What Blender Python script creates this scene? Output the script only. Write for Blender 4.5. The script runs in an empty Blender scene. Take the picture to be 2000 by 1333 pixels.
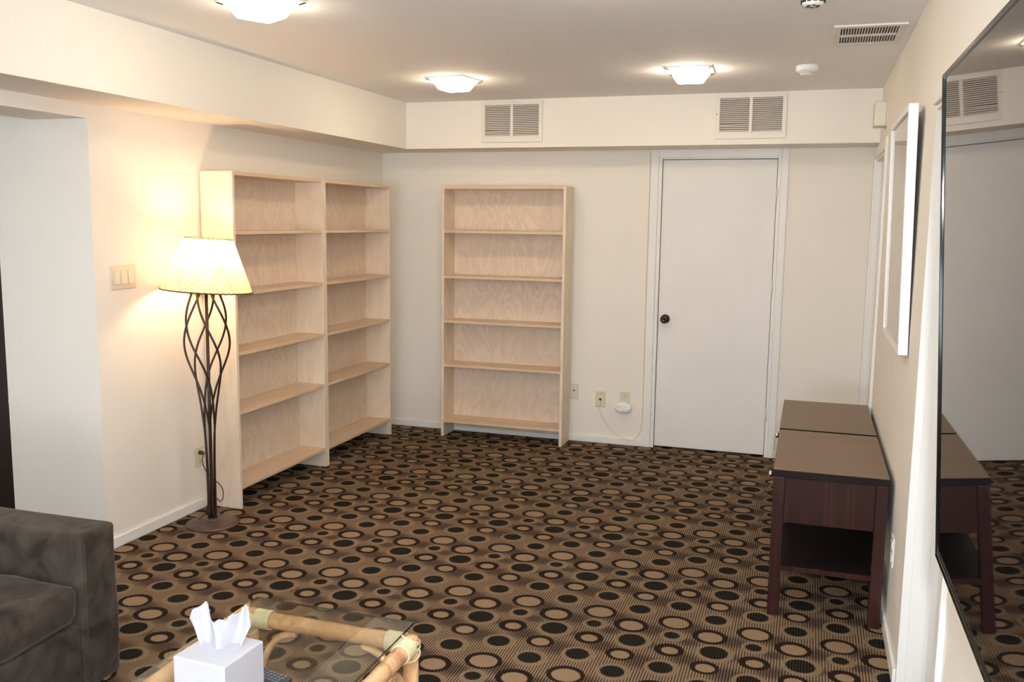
import bpy, bmesh, math, random
from mathutils import Vector, Matrix
random.seed(4)
S = bpy.context.scene
PI = math.pi
# ------------------------------------------------------------------ camera
CAM = Vector((3.1162, -6.3182, 1.5873))
yaw, pitch, roll, FPX = 0.3162, -0.1313, 0.0127, 1768.85
fw = Vector((-math.sin(yaw)*math.cos(pitch), math.cos(yaw)*math.cos(pitch), math.sin(pitch)))
r0 = Vector((math.cos(yaw), math.sin(yaw), 0)); u0 = r0.cross(fw)
rt = math.cos(roll)*r0 + math.sin(roll)*u0; up = -math.sin(roll)*r0 + math.cos(roll)*u0
cd = bpy.data.cameras.new('camera'); cd.lens = FPX*36/2000; cd.sensor_width = 36; cd.clip_start = .02
cam = bpy.data.objects.new('camera', cd); S.collection.objects.link(cam)
M = Matrix((rt, up, -fw)).transposed().to_4x4(); M.translation = CAM; cam.matrix_world = M
S.camera = cam
# ------------------------------------------------------------------ exposure, world, flash
S.view_settings.view_transform = 'Standard'; S.view_settings.look = 'None'
S.view_settings.gamma = 1; S.view_settings.use_curve_mapping = False
S.view_settings.exposure = 1.29
S.cycles.max_bounces = 10; S.cycles.diffuse_bounces = 6; S.cycles.transparent_max_bounces = 12
S.cycles.caustics_reflective = False; S.cycles.caustics_refractive = False
wd = bpy.data.worlds.new('world'); S.world = wd; wd.use_nodes = True
wd.node_tree.nodes['Background'].inputs[0].default_value = (1, .95, .88, 1)
wd.node_tree.nodes['Background'].inputs[1].default_value = 0.05
LAMP_E = 16.0           # frosted bowls of the ceiling lights
FLASH_W = 76.0          # the photographer's flash, just above and right of the lens
BULB_W = 3.6           # bulb in the floor lamp
WARM = (1.0, .82, .60)
REAR_FILL_W = 84.0         # cool fill added at the rear wall, no such source seen
fl = bpy.data.lights.new('camera_flash', 'POINT'); fl.energy = FLASH_W; fl.color = (.82, .91, 1.0); fl.shadow_soft_size = .035
flo = bpy.data.objects.new('camera_flash', fl); flo.location = (3.175, -6.30, 1.68); S.collection.objects.link(flo)

wl = bpy.data.lights.new('rear_fill', 'AREA'); wl.shape = 'RECTANGLE'; wl.size = 2.6; wl.size_y = 1.35; wl.energy = REAR_FILL_W; wl.color = (.86, .94, 1.0)  # added area light, neutral fill for the walls and ceiling
wlo = bpy.data.objects.new('rear_fill', wl); wlo.location = (1.9, -9.06, 1.2); wlo.rotation_euler = (math.radians(138), 0, 0); S.collection.objects.link(wlo)
hl = bpy.data.lights.new('hall_fill', 'AREA'); hl.size = .5; hl.energy = 9.0; hl.color = (.95, .97, 1.0)  # added soft fill in the hall, no fixture seen there
hlo = bpy.data.objects.new('hall_fill', hl); hlo.location = (-1.25, -5.2, 2.38); S.collection.objects.link(hlo)
# ------------------------------------------------------------------ materials
def principled(name, col=(.8,.8,.8), rough=.5, metal=0, spec=.5):
    m = bpy.data.materials.new(name); m.use_nodes = True
    b = m.node_tree.nodes['Principled BSDF']
    b.inputs['Base Color'].default_value = (*col, 1); b.inputs['Roughness'].default_value = rough
    b.inputs['Metallic'].default_value = metal; b.inputs['Specular IOR Level'].default_value = spec
    return m, m.node_tree.nodes, m.node_tree.links, b
def noise_mat(name, c1, c2, scale=3, rough=.5, stretch=(1,1,1), detail=4, bump=0, bscale=200, dist=0, spec=.5, metal=0, lo=.35, hi=.65):
    m, n, l, b = principled(name, c1, rough, metal, spec)
    tc = n.new('ShaderNodeTexCoord'); mp = n.new('ShaderNodeMapping'); mp.inputs['Scale'].default_value = stretch
    l.new(tc.outputs['Object'], mp.inputs[0])
    nz = n.new('ShaderNodeTexNoise'); nz.inputs['Scale'].default_value = scale; nz.inputs['Detail'].default_value = detail
    nz.inputs['Distortion'].default_value = dist
    l.new(mp.outputs[0], nz.inputs[0])
    cr = n.new('ShaderNodeValToRGB'); cr.color_ramp.elements[0].position = lo; cr.color_ramp.elements[1].position = hi
    cr.color_ramp.elements[0].color = (*c1, 1); cr.color_ramp.elements[1].color = (*c2, 1)
    l.new(nz.outputs[0], cr.inputs[0]); l.new(cr.outputs[0], b.inputs['Base Color'])
    if bump:
        nb = n.new('ShaderNodeTexNoise'); nb.inputs['Scale'].default_value = bscale
        l.new(tc.outputs['Object'], nb.inputs[0])
        bp = n.new('ShaderNodeBump'); bp.inputs['Strength'].default_value = bump; bp.inputs['Distance'].default_value = .002
        l.new(nb.outputs[0], bp.inputs['Height']); l.new(bp.outputs[0], b.inputs['Normal'])
    return m
MT = {}
MT['wall'] = noise_mat('wall_paint', (.83,.785,.715), (.845,.80,.73), 1.5, .75, bump=.15, bscale=160, spec=.2)
MT['ceil'] = noise_mat('ceiling_paint', (.88,.875,.875), (.89,.885,.885), 1.2, .85, bump=.15, bscale=140, spec=.1)
MT['trim'] = noise_mat('white_gloss_paint', (.80,.785,.755), (.83,.815,.785), 2, .42, bump=.05, bscale=60, spec=.35)
MT['doorw'] = noise_mat('white_door_paint', (.79,.77,.74), (.82,.80,.77), 2.5, .45, bump=.05, bscale=60, spec=.3)
MT['dark_door'] = noise_mat('dark_brown_door', (.012,.008,.006), (.02,.012,.009), 3, .4)
MT['ivory'] = principled('ivory_plastic', (.68,.62,.47), .35)[0]
MT['cream'] = principled('cream_plastic', (.70,.66,.55), .4)[0]
MT['whitep'] = principled('white_plastic', (.85,.85,.84), .35)[0]
MT['greyp'] = principled('pale_grey_plastic', (.45,.47,.5), .4)[0]
MT['slot'] = principled('dark_slot', (.02,.018,.016), .6)[0]
MT['grille'] = noise_mat('enamelled_steel', (.74,.69,.63), (.77,.72,.66), 3, .45)
MT['grille_in'] = principled('duct_dark', (.05,.042,.036), .8)[0]
MT['louvre'] = principled('louvre_paint', (.74,.68,.61), .5)[0]
MT['chrome'] = principled('chrome', (.8,.8,.82), .12, 1)[0]
MT['brass'] = principled('aged_bronze', (.07,.03,.018), .22, .85)[0]
MT['hinge'] = principled('painted_hinge', (.7,.68,.64), .4)[0]
MT['iron'] = noise_mat('rust_brown_iron', (.030,.016,.011), (.062,.032,.022), 25, .42, metal=.35)
MT['ironbase'] = noise_mat('brown_cast_base', (.075,.042,.032), (.11,.065,.05), 12, .38, metal=.2)
MT['cord'] = principled('brown_cord', (.055,.028,.015), .5)[0]
MT['cable'] = principled('cream_cable', (.66,.61,.53), .5)[0]
MT['blackp'] = principled('black_gloss_plastic', (.006,.006,.007), .12, 0, .5)[0]
MT['bezel'] = principled('black_bezel', (.004,.004,.004), .10, 0, .35)[0]
MT['tvback'] = principled('black_matt_plastic', (.012,.012,.012), .5)[0]
MT['remote'] = principled('remote_grey_plastic', (.030,.032,.038), .45)[0]
MT['button'] = principled('remote_button', (.13,.13,.15), .5)[0]
MT['binding'] = noise_mat('cane_binding', (.62,.52,.31), (.72,.62,.40), 60, .38, (1,1,3))
MT['frame_white'] = principled('white_lacquer', (.86,.85,.83), .3)[0]
MT['screw'] = principled('steel_screw', (.3,.28,.25), .35, .8)[0]
MT['box'] = noise_mat('white_card', (.45,.45,.49), (.47,.47,.51), 3, .5)
MT['fill_pane'] = principled('fill_window_pane', (.5,.55,.6), .1)[0]  # for the invented opening behind the rear fill
MT['foot'] = principled('black_foot', (.006,.005,.005), .4)[0]
# tv screen: black under a smooth glass face
m, n, l, b = principled('tv_screen_glass', (.003,.003,.004), .022, 0, .60); MT['screen'] = m
b.inputs['Coat Weight'].default_value = .35; b.inputs['Coat Roughness'].default_value = .02
# picture behind glass
MT['print'] = noise_mat('pale_print', (.42,.36,.28), (.46,.40,.32), 3, .03, spec=.5)
# glass
m = bpy.data.materials.new('table_glass'); m.use_nodes = True; n, l = m.node_tree.nodes, m.node_tree.links; n.clear()
o = n.new('ShaderNodeOutputMaterial'); mix = n.new('ShaderNodeMixShader'); tr = n.new('ShaderNodeBsdfTransparent'); gl = n.new('ShaderNodeBsdfGlossy')
fr = n.new('ShaderNodeFresnel'); fr.inputs[0].default_value = 1.5; tr.inputs[0].default_value = (.93,.95,.93,1); gl.inputs['Roughness'].default_value = .01
ge = n.new('ShaderNodeNewGeometry'); iv = n.new('ShaderNodeMath'); iv.operation = 'SUBTRACT'; iv.inputs[0].default_value = 1; l.new(ge.outputs['Backfacing'], iv.inputs[1])
mf = n.new('ShaderNodeMath'); mf.operation = 'MULTIPLY'; l.new(fr.outputs[0], mf.inputs[0]); l.new(iv.outputs[0], mf.inputs[1]); mf2 = n.new('ShaderNodeMath'); mf2.operation = 'MULTIPLY'; mf2.inputs[1].default_value = 1.7; mf2.use_clamp = True; l.new(mf.outputs[0], mf2.inputs[0])
l.new(mf2.outputs[0], mix.inputs[0]); l.new(tr.outputs[0], mix.inputs[1]); l.new(gl.outputs[0], mix.inputs[2]); l.new(mix.outputs[0], o.inputs[0]); MT['glass'] = m
MT['glass_edge'] = principled('glass_edge', (.012,.02,.015), .08, 0, .6)[0]
# light bowls
def emis(name, col, s):
    m = bpy.data.materials.new(name); m.use_nodes = True; n, l = m.node_tree.nodes, m.node_tree.links; n.clear()
    o = n.new('ShaderNodeOutputMaterial'); e = n.new('ShaderNodeEmission'); e.inputs[0].default_value = (*col,1); e.inputs[1].default_value = s
    l.new(e.outputs[0], o.inputs[0]); return m
MT['bowl'] = emis('lit_frosted_glass', WARM, LAMP_E)
MT['bulb'] = emis('lit_bulb', (1,.78,.5), 60)
# lamp shade parchment
m = bpy.data.materials.new('parchment_shade'); m.use_nodes = True; n, l = m.node_tree.nodes, m.node_tree.links; n.clear()
o = n.new('ShaderNodeOutputMaterial'); mix = n.new('ShaderNodeMixShader'); d = n.new('ShaderNodeBsdfDiffuse'); t = n.new('ShaderNodeBsdfTranslucent')
nz = n.new('ShaderNodeTexNoise'); nz.inputs['Scale'].default_value = 9; nz.inputs['Detail'].default_value = 5
cr = n.new('ShaderNodeValToRGB'); cr.color_ramp.elements[0].color = (.76,.52,.33,1); cr.color_ramp.elements[1].color = (.88,.68,.47,1)
tc = n.new('ShaderNodeTexCoord'); l.new(tc.outputs['Object'], nz.inputs[0]); l.new(nz.outputs[0], cr.inputs[0])
l.new(cr.outputs[0], d.inputs[0]); l.new(cr.outputs[0], t.inputs[0]); mix.inputs[0].default_value = .42
l.new(d.outputs[0], mix.inputs[1]); l.new(t.outputs[0], mix.inputs[2]); l.new(mix.outputs[0], o.inputs[0]); MT['shade'] = m
# tissue paper
m = bpy.data.materials.new('tissue_paper'); m.use_nodes = True; n, l = m.node_tree.nodes, m.node_tree.links; n.clear()
o = n.new('ShaderNodeOutputMaterial'); mix = n.new('ShaderNodeMixShader'); d = n.new('ShaderNodeBsdfDiffuse'); t = n.new('ShaderNodeBsdfTranslucent')
d.inputs[0].default_value = (.58,.58,.62,1); t.inputs[0].default_value = (.55,.55,.58,1); mix.inputs[0].default_value = .3
l.new(d.outputs[0], mix.inputs[1]); l.new(t.outputs[0], mix.inputs[2]); l.new(mix.outputs[0], o.inputs[0]); MT['tissue'] = m

def wood(name, c1, c2, c3, scale=6, stretch=(1,1,.12), rough=.45, dist=1.2, wave=True, spec=.4, bump=.05):
    """flat-sawn veneer: long streaks plus cathedral rings"""
    m, n, l, b = principled(name, c1, rough, 0, spec)
    tc = n.new('ShaderNodeTexCoord'); mp = n.new('ShaderNodeMapping'); mp.inputs['Scale'].default_value = stretch
    oi = n.new('ShaderNodeObjectInfo'); ad = n.new('ShaderNodeVectorMath'); ad.operation = 'ADD'
    sc = n.new('ShaderNodeVectorMath'); sc.operation = 'SCALE'; l.new(oi.outputs['Random'], sc.inputs['Scale']); sc.inputs[0].default_value = (7,5,9)
    l.new(tc.outputs['Object'], ad.inputs[0]); l.new(sc.outputs[0], ad.inputs[1]); l.new(ad.outputs[0], mp.inputs[0])
    nz = n.new('ShaderNodeTexNoise'); nz.inputs['Scale'].default_value = scale*.35; nz.inputs['Detail'].default_value = 3; nz.inputs['Distortion'].default_value = dist
    l.new(mp.outputs[0], nz.inputs[0])
    mu = n.new('ShaderNodeMath'); mu.operation = 'MULTIPLY'; mu.inputs[1].default_value = 14; l.new(nz.outputs[0], mu.inputs[0])
    fr = n.new('ShaderNodeMath'); fr.operation = 'PINGPONG'; fr.inputs[1].default_value = 1; l.new(mu.outputs[0], fr.inputs[0])
    n2 = n.new('ShaderNodeTexNoise'); n2.inputs['Scale'].default_value = scale*9; n2.inputs['Detail'].default_value = 5
    l.new(mp.outputs[0], n2.inputs[0])
    mx = n.new('ShaderNodeMix'); mx.data_type = 'FLOAT'; mx.inputs[0].default_value = .5
    l.new(fr.outputs[0], mx.inputs[2]); l.new(n2.outputs[0], mx.inputs[3])
    n3 = n.new('ShaderNodeTexNoise'); n3.inputs['Scale'].default_value = 2.3; l.new(ad.outputs[0], n3.inputs[0])
    cr = n.new('ShaderNodeValToRGB'); e = cr.color_ramp.elements; e[0].position = .15; e[1].position = .8
    e[0].color = (*c1,1); e[1].color = (*c2,1)
    l.new(mx.outputs[0], cr.inputs[0])
    m2 = n.new('ShaderNodeMix'); m2.data_type = 'RGBA'; m2.inputs[7].default_value = (*c3,1)
    mr = n.new('ShaderNodeMapRange'); mr.inputs[1].default_value = .4; mr.inputs[2].default_value = .7; mr.inputs[4].default_value = .6
    l.new(n3.outputs[0], mr.inputs[0]); l.new(mr.outputs[0], m2.inputs[0]); l.new(cr.outputs[0], m2.inputs[6]); l.new(m2.outputs[2], b.inputs['Base Color'])
    if bump:
        bp = n.new('ShaderNodeBump'); bp.inputs['Strength'].default_value = bump; bp.inputs['Distance'].default_value = .001
        l.new(n2.outputs[0], bp.inputs['Height']); l.new(bp.outputs[0], b.inputs['Normal'])
    return m
MT['birch_v'] = wood('birch_veneer_upright', (.72,.595,.46), (.80,.69,.56), (.76,.63,.49), 6, (1.6,1.6,.35), .5)
MT['birch_back'] = wood('birch_ply_back', (.66,.53,.42), (.78,.66,.53), (.72,.59,.465), 9, (1,1,.5), .5, 2.2)
MT['birch_h'] = wood('birch_veneer_shelf', (.66,.49,.345), (.75,.59,.43), (.68,.48,.33), 6, (.15,1.6,1.6), .42)
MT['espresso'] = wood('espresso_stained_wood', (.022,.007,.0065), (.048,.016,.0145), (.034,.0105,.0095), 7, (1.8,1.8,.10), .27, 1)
MT['espresso_sheen'] = wood('espresso_sheen_top', (.165,.100,.058), (.19,.118,.070), (.175,.108,.062), 7, (.2,1.4,1.4), .42, 1)  # sheen of the top put into a lighter base colour
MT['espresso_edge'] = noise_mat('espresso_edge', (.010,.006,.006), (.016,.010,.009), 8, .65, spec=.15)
MT['espresso_shaded'] = noise_mat('espresso_shaded_shelf', (.006,.003,.003), (.010,.005,.005), 8, .6, spec=.15)  # shade below the drawer put into a near-black wood colour
MT['rattan'] = wood('rattan_pole', (.42,.19,.08), (.74,.47,.25), (.52,.27,.12), 9, (1.3,1.3,1.3), .25, 1)
# ---- suede
m, n, l, b = principled('grey_microsuede', (.1,.09,.08), .9, 0, .15); MT['suede'] = m
tc = n.new('ShaderNodeTexCoord'); nz = n.new('ShaderNodeTexNoise'); nz.inputs['Scale'].default_value = 7.5; nz.inputs['Detail'].default_value = 7; nz.inputs['Distortion'].default_value = 1.4
l.new(tc.outputs['Object'], nz.inputs[0]); cr = n.new('ShaderNodeValToRGB'); e = cr.color_ramp.elements; e[0].position = .30; e[1].position = .74
e[0].color = (.020,.0135,.011,1); e[1].color = (.070,.056,.044,1); l.new(nz.outputs[0], cr.inputs[0]); l.new(cr.outputs[0], b.inputs['Base Color'])
b.inputs['Sheen Weight'].default_value = .14; b.inputs['Sheen Roughness'].default_value = .4; b.inputs['Sheen Tint'].default_value = (.8,.75,.7,1)
nb = n.new('ShaderNodeTexNoise'); nb.inputs['Scale'].default_value = 420; l.new(tc.outputs['Object'], nb.inputs[0])
bp = n.new('ShaderNodeBump'); bp.inputs['Strength'].default_value = .3; bp.inputs['Distance'].default_value = .001; l.new(nb.outputs[0], bp.inputs['Height']); l.new(bp.outputs[0], b.inputs['Normal'])
# ---- carpet
def carpet():
    m, n, l, b = principled('dotted_loop_carpet', (.2,.15,.1), .95, 0, .1)
    PX, PY = .3085, .5545
    def mth(op, a, bb=None, c=None):
        q = n.new('ShaderNodeMath'); q.operation = op
        for i, v in enumerate((a, bb, c)):
            if v is None: continue
            if isinstance(v, (int, float)): q.inputs[i].default_value = v
            else: l.new(v, q.inputs[i])
        return q.outputs[0]
    tc = n.new('ShaderNodeTexCoord'); sep = n.new('ShaderNodeSeparateXYZ'); l.new(tc.outputs['Object'], sep.inputs[0])
    X, Y = sep.outputs[0], sep.outputs[1]
    # loops: rows of yarn run towards the back wall
    xs = mth('DIVIDE', X, .0105); xf = mth('FRACT', xs); strip = mth('PINGPONG', mth('MULTIPLY', xs, 2), 1)   # 0..1 across one yarn row
    yl = mth('PINGPONG', mth('MULTIPLY', mth('DIVIDE', Y, .008), 2), 1)
    nzj = n.new('ShaderNodeTexNoise'); nzj.inputs['Scale'].default_value = 300; l.new(tc.outputs['Object'], nzj.inputs[0])
    jit = mth('MULTIPLY', mth('ADD', mth('MULTIPLY', mth('SUBTRACT', strip, .5), .5), mth('SUBTRACT', nzj.outputs[0], .5)), .006)
    def sstep(v, a, bb):
        q = n.new('ShaderNodeMapRange'); q.interpolation_type = 'SMOOTHSTEP'; l.new(v, q.inputs[0]); q.inputs[1].default_value = a; q.inputs[2].default_value = bb
        return q.outputs[0]
    def dist(cx, cy, ex=1.0):
        sb = n.new('ShaderNodeVectorMath'); sb.operation = 'SUBTRACT'; l.new(tc.outputs['Object'], sb.inputs[0]); sb.inputs[1].default_value = (cx, cy, 0)
        wp = n.new('ShaderNodeVectorMath'); wp.operation = 'WRAP'; l.new(sb.outputs[0], wp.inputs[0]); wp.inputs[1].default_value = (PX/2, PY/2, 1); wp.inputs[2].default_value = (-PX/2, -PY/2, -1)
        ml = n.new('ShaderNodeVectorMath'); ml.operation = 'MULTIPLY'; l.new(wp.outputs[0], ml.inputs[0]); ml.inputs[1].default_value = (1, ex, 0)
        ln = n.new('ShaderNodeVectorMath'); ln.operation = 'LENGTH'; l.new(ml.outputs[0], ln.inputs[0])
        return ln.outputs['Value']
    def mixc(f, a, bb):
        q = n.new('ShaderNodeMix'); q.data_type = 'RGBA'; l.new(f, q.inputs[0])
        for i, v in ((6, a), (7, bb)):
            if isinstance(v, tuple): q.inputs[i].default_value = (*v, 1)
            else: l.new(v, q.inputs[i])
        return q.outputs[2]
    TAN = (.42,.285,.175); TAN2 = (.34,.228,.140); DK = (.030,.024,.017); RING = (.030,.016,.010); BR = (.095,.058,.040)
    # ground: tan rows with thin dark rows, darker brown patches
    pat = None
    for cx, cy, rad in ((2.290,-2.64,.085),(2.135,-2.57,.07),(2.290,-2.37,.075),(2.135,-2.86,.075),(2.135,-2.43,.05),(2.29,-2.50,.05)):
        d = dist(cx, cy, 1.25); v = mth('SUBTRACT', 1, sstep(d, rad*.35, rad*1.15))
        pat = v if pat is None else mth('MAXIMUM', pat, v)
    thin = sstep(strip, .25, .65)
    light = mixc(thin, (.10,.062,.042), TAN)
    dark = mixc(thin, (.042,.026,.019), (.18,.118,.080))
    col = mixc(pat, light, dark)
    # halos and dots, rings
    dots = [(2.064,-2.392,.030),(2.234,-2.484,.052),(2.063,-2.663,.044),(2.213,-2.750,.043)]
    rings = [(2.062,-2.274,.0695,.0505,.0),(2.206,-2.356,.069,.0455,.0),(2.073,-2.518,.057,.031,.0),(2.213,-2.612,.054,.034,.0)]
    for cx, cy, r in dots:
        d = mth('ADD', dist(cx+.004, cy-.003, 1.03), jit)
        col = mixc(mth('SUBTRACT', 1, sstep(d, r+.017, r+.022)), col, TAN2)
        d2 = mth('ADD', dist(cx, cy, 1.03), jit)
        dd = mixc(thin, (.010,.008,.006), (.036,.029,.020))
        col = mixc(mth('SUBTRACT', 1, sstep(d2, r-.002, r+.002)), col, dd)
    for cx, cy, ro, ri, off in rings:
        d = mth('ADD', dist(cx, cy, 1.08), jit)
        col = mixc(mth('SUBTRACT', 1, sstep(d, ro-.002, ro+.002)), col, RING)
        d2 = mth('ADD', dist(cx+.002, cy-.0035, 1.12), jit)
        col = mixc(mth('SUBTRACT', 1, sstep(d2, ri-.001+off, ri+.003+off)), col, TAN)
    # yarn-scale variation
    nz = n.new('ShaderNodeTexNoise'); nz.inputs['Scale'].default_value = 260; nz.inputs['Detail'].default_value = 2; l.new(tc.outputs['Object'], nz.inputs[0])
    nz2 = n.new('ShaderNodeTexNoise'); nz2.inputs['Scale'].default_value = 1.1; nz2.inputs['Detail'].default_value = 3; l.new(tc.outputs['Object'], nz2.inputs[0])
    var = mth('ADD', .20, mth('ADD', mth('MULTIPLY', nz.outputs[0], .5), mth('MULTIPLY', nz2.outputs[0], .28)))
    vm = n.new('ShaderNodeVectorMath'); vm.operation = 'SCALE'; l.new(col, vm.inputs[0]); l.new(var, vm.inputs['Scale']); l.new(vm.outputs[0], b.inputs['Base Color'])
    bp = n.new('ShaderNodeBump'); bp.inputs['Strength'].default_value = .5; bp.inputs['Distance'].default_value = .003
    l.new(mth('ADD', mth('MULTIPLY', strip, .6), mth('MULTIPLY', yl, .4)), bp.inputs['Height']); l.new(bp.outputs[0], b.inputs['Normal'])
    return m
MT['carpet'] = carpet()

# ------------------------------------------------------------------ mesh helpers
def box(bm, x0, y0, z0, x1, y1, z1, M=None):
    vs = [bm.verts.new(Vector(p) if M is None else M @ Vector(p)) for p in
          ((x0,y0,z0),(x1,y0,z0),(x1,y1,z0),(x0,y1,z0),(x0,y0,z1),(x1,y0,z1),(x1,y1,z1),(x0,y1,z1))]
    for f in ((0,3,2,1),(4,5,6,7),(0,1,5,4),(1,2,6,5),(2,3,7,6),(3,0,4,7)): bm.faces.new([vs[i] for i in f])
    return vs
def tube(bm, pts, r, seg=8, cap=True, closed=False):
    pts = [Vector(p) for p in pts]; n = len(pts); rings = []
    rr = r if isinstance(r, (list, tuple)) else [r]*n
    t0 = (pts[1]-pts[0]).normalized(); a = t0.orthogonal().normalized()
    for i, p in enumerate(pts):
        if closed: t = (pts[(i+1) % n]-pts[i-1]).normalized()
        else: t = (pts[min(i+1, n-1)]-pts[max(i-1, 0)]).normalized()
        a = (a - t*a.dot(t)).normalized(); b_ = t.cross(a)
        rings.append([bm.verts.new(p + (a*math.cos(2*PI*k/seg) + b_*math.sin(2*PI*k/seg))*rr[i]) for k in range(seg)])
    for i in range(n if closed else n-1):
        A, B = rings[i], rings[(i+1) % n]
        for k in range(seg): bm.faces.new((A[k], A[(k+1) % seg], B[(k+1) % seg], B[k]))
    if cap and not closed: bm.faces.new(rings[0][::-1]); bm.faces.new(rings[-1])
def lathe(bm, prof, seg=32, M=None, cap=True):
    """prof: (r,z) list"""
    rings = []
    for r, z in prof:
        rings.append([bm.verts.new((M or Matrix()) @ Vector((r*math.cos(2*PI*k/seg), r*math.sin(2*PI*k/seg), z))) for k in range(seg)])
    for A, B in zip(rings, rings[1:]):
        for k in range(seg): bm.faces.new((A[k], A[(k+1) % seg], B[(k+1) % seg], B[k]))
    if cap: bm.faces.new(rings[0][::-1]); bm.faces.new(rings[-1])
def obj(name, bm, mat, parent=None, bevel=0, smooth=False, seg=2, origin=None, fix=True):
    if fix: bmesh.ops.recalc_face_normals(bm, faces=bm.faces)
    if origin is None and parent is None and len(bm.verts):
        lo = Vector((min(v.co[i] for v in bm.verts) for i in range(3))); hi = Vector((max(v.co[i] for v in bm.verts) for i in range(3)))
        origin = Vector(((lo.x+hi.x)/2, (lo.y+hi.y)/2, lo.z))
    me = bpy.data.meshes.new(name)
    if origin is not None:
        for v in bm.verts: v.co -= Vector(origin)
    bm.to_mesh(me); bm.free(); me.materials.append(MT[mat])
    o = bpy.data.objects.new(name, me); S.collection.objects.link(o)
    if origin is not None: o.location = origin
    if parent is not None: o.parent = parent
    if bevel:
        b = o.modifiers.new('bevel', 'BEVEL'); b.width = bevel; b.segments = seg; b.limit_method = 'ANGLE'; b.angle_limit = math.radians(40)
    if smooth:
        for p in me.polygons: p.use_smooth = True
    return o
def B(): return bmesh.new()
def bx(name, dims, mat, parent=None, bevel=0, **k):
    bm = B(); box(bm, *dims); return obj(name, bm, mat, parent, bevel, **k)
def tag(o, label=None, cat=None, group=None, kind=None):
    if label: o['label'] = label
    if cat: o['category'] = cat
    if group: o['group'] = group
    if kind: o['kind'] = kind
    return o
def thing(name, loc, label, cat, rz=0, group=None):
    o = bpy.data.objects.new(name, None); S.collection.objects.link(o); o.location = loc; o.rotation_euler = (0,0,rz); o.empty_display_size = .1
    return tag(o, label, cat, group)
def struct(o): o['kind'] = 'structure'; return o
def copy_tree(o, parent=None):
    c = o.copy(); S.collection.objects.link(c)
    if parent is not None: c.parent = parent
    for ch in list(kids.get(o.name, [])): copy_tree(ch, c)
    return c
kids = {}
def index_kids():
    kids.clear()
    for o in bpy.data.objects:
        if o.parent: kids.setdefault(o.parent.name, []).append(o)

# ------------------------------------------------------------------ the room
W, H, HS = 3.475, 2.405, 2.086          # width, ceiling, soffit underside
DL, DB = .362, .353                     # soffit depths
YO, HO, TL = -2.965, 2.024, .31         # opening edge in the left wall, its head, wall thickness
YR = -9.0
floor = struct(bx('floor', (-3.5, YR-.2, -.1, 5.2, .3, 0), 'carpet', origin=(0,0,0)))
struct(bx('ceiling', (-3.5, YR-.2, H, 5.2, .3, H+.12), 'ceil', origin=(0,0,0)))
def wallobj(name, boxes, mat='wall', bevel=0):
    bm = B()
    for d in boxes: box(bm, *d)
    return struct(obj(name, bm, mat, None, bevel, origin=(0,0,0)))
wallobj('wall_back', [(-TL, 0, 0, 2.095, .15, H), (2.905, 0, 0, W+.15, .15, H), (2.095, 0, 2.045, 2.905, .15, H)])
wallobj('wall_left', [(-TL, YO, 0, 0, 0, H), (-TL, -5.3, HO, 0, YO, H), (-TL, YR, 0, 0, -5.3, H)])
D2A, D2B, D2H = -.20, -1.06, 2.0        # far doorway in the right wall
D3A, D3B, D3H = -3.09, -3.95, 1.975      # near doorway
wallobj('wall_right', [(W, D2A, 0, W+.15, 0, H), (W, D2B, D2H, W+.15, D2A, H), (W, D3A, 0, W+.15, D2B, H), (W, D3B, D3H, W+.15, D3A, H), (W, YR, 0, W+.15, D3B, H)])
wallobj('wall_rear', [(-TL, YR-.15, 0, .55, YR, H), (3.25, YR-.15, 0, W+.15, YR, H), (.55, YR-.15, 0, 3.25, YR, .72), (.55, YR-.15, 2.18, 3.25, YR, H)])
wf = struct(bx('fill_window_1', (.55, YR-.10, .72, 3.25, YR-.09, 2.18), 'fill_pane', None, 0, origin=(1.9, YR-.1, .72)))  # unseen opening, made up to go with the rear fill light
wallobj('wall_hall', [(-.555, YO, 0, -TL, YO+.12, H), (-.555-.85, YO, 2.03, -.555, YO+.12, H), (-3.5, YO, 0, -1.405, YO+.12, H)])
wallobj('wall_hall_side', [(-2.35, YR, 0, -2.2, YO, H)])
wallobj('wall_hall_end', [(-2.2, YR, 0, -TL, YR+.1, H)])
wallobj('trim_soffit_left', [(0, YR, HS, DL, 0, H)])
wallobj('trim_soffit_back', [(DL, -DB, HS, W, 0, H)])
# dark door standing at the end of the hall wall
d4 = struct(bx('door_4', (-1.395, YO+.03, .01, -.562, YO+.07, 2.02), 'dark_door', origin=(-.56, YO+.05, 0)))
bm = B()
for z in (.42, .68): box(bm, -.5705, YO+.012, z, -.5635, YO+.0295, z+.012)
h = obj('door_strike', bm, 'chrome', None, 0, origin=(0,0,0)); h.parent = d4; h.matrix_parent_inverse = d4.matrix_basis.inverted()
bm = B()
for d in ((.55,YR-.08,.72,3.25,YR+.01,.77),(.55,YR-.08,2.13,3.25,YR+.01,2.18),(.55,YR-.08,.77,.60,YR+.01,2.13),(3.20,YR-.08,.77,3.25,YR+.01,2.13),(1.88,YR-.08,.77,1.92,YR+.0,2.13)): box(bm, *d)
par0 = obj('fill_window_frame', bm, 'trim', None, .002, origin=(0,0,0)); par0.parent = wf; par0.matrix_parent_inverse = wf.matrix_basis.inverted()  # surround of the made-up rear opening
# baseboards
def base(name, boxes):
    bm = B()
    for d in boxes: box(bm, *d)
    return struct(obj(name, bm, 'trim', None, .004, origin=(0,0,0)))
base('baseboard_left', [(0, YO, 0, .013, -.001, .055)])
base('baseboard_back', [(.013, -.013, 0, 2.04, 0, .05), (2.94, -.013, 0, W-.013, 0, .05)])
base('baseboard_right', [(W-.013, D3A+.012, 0, W, D2B-.075, .06)])
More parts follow.
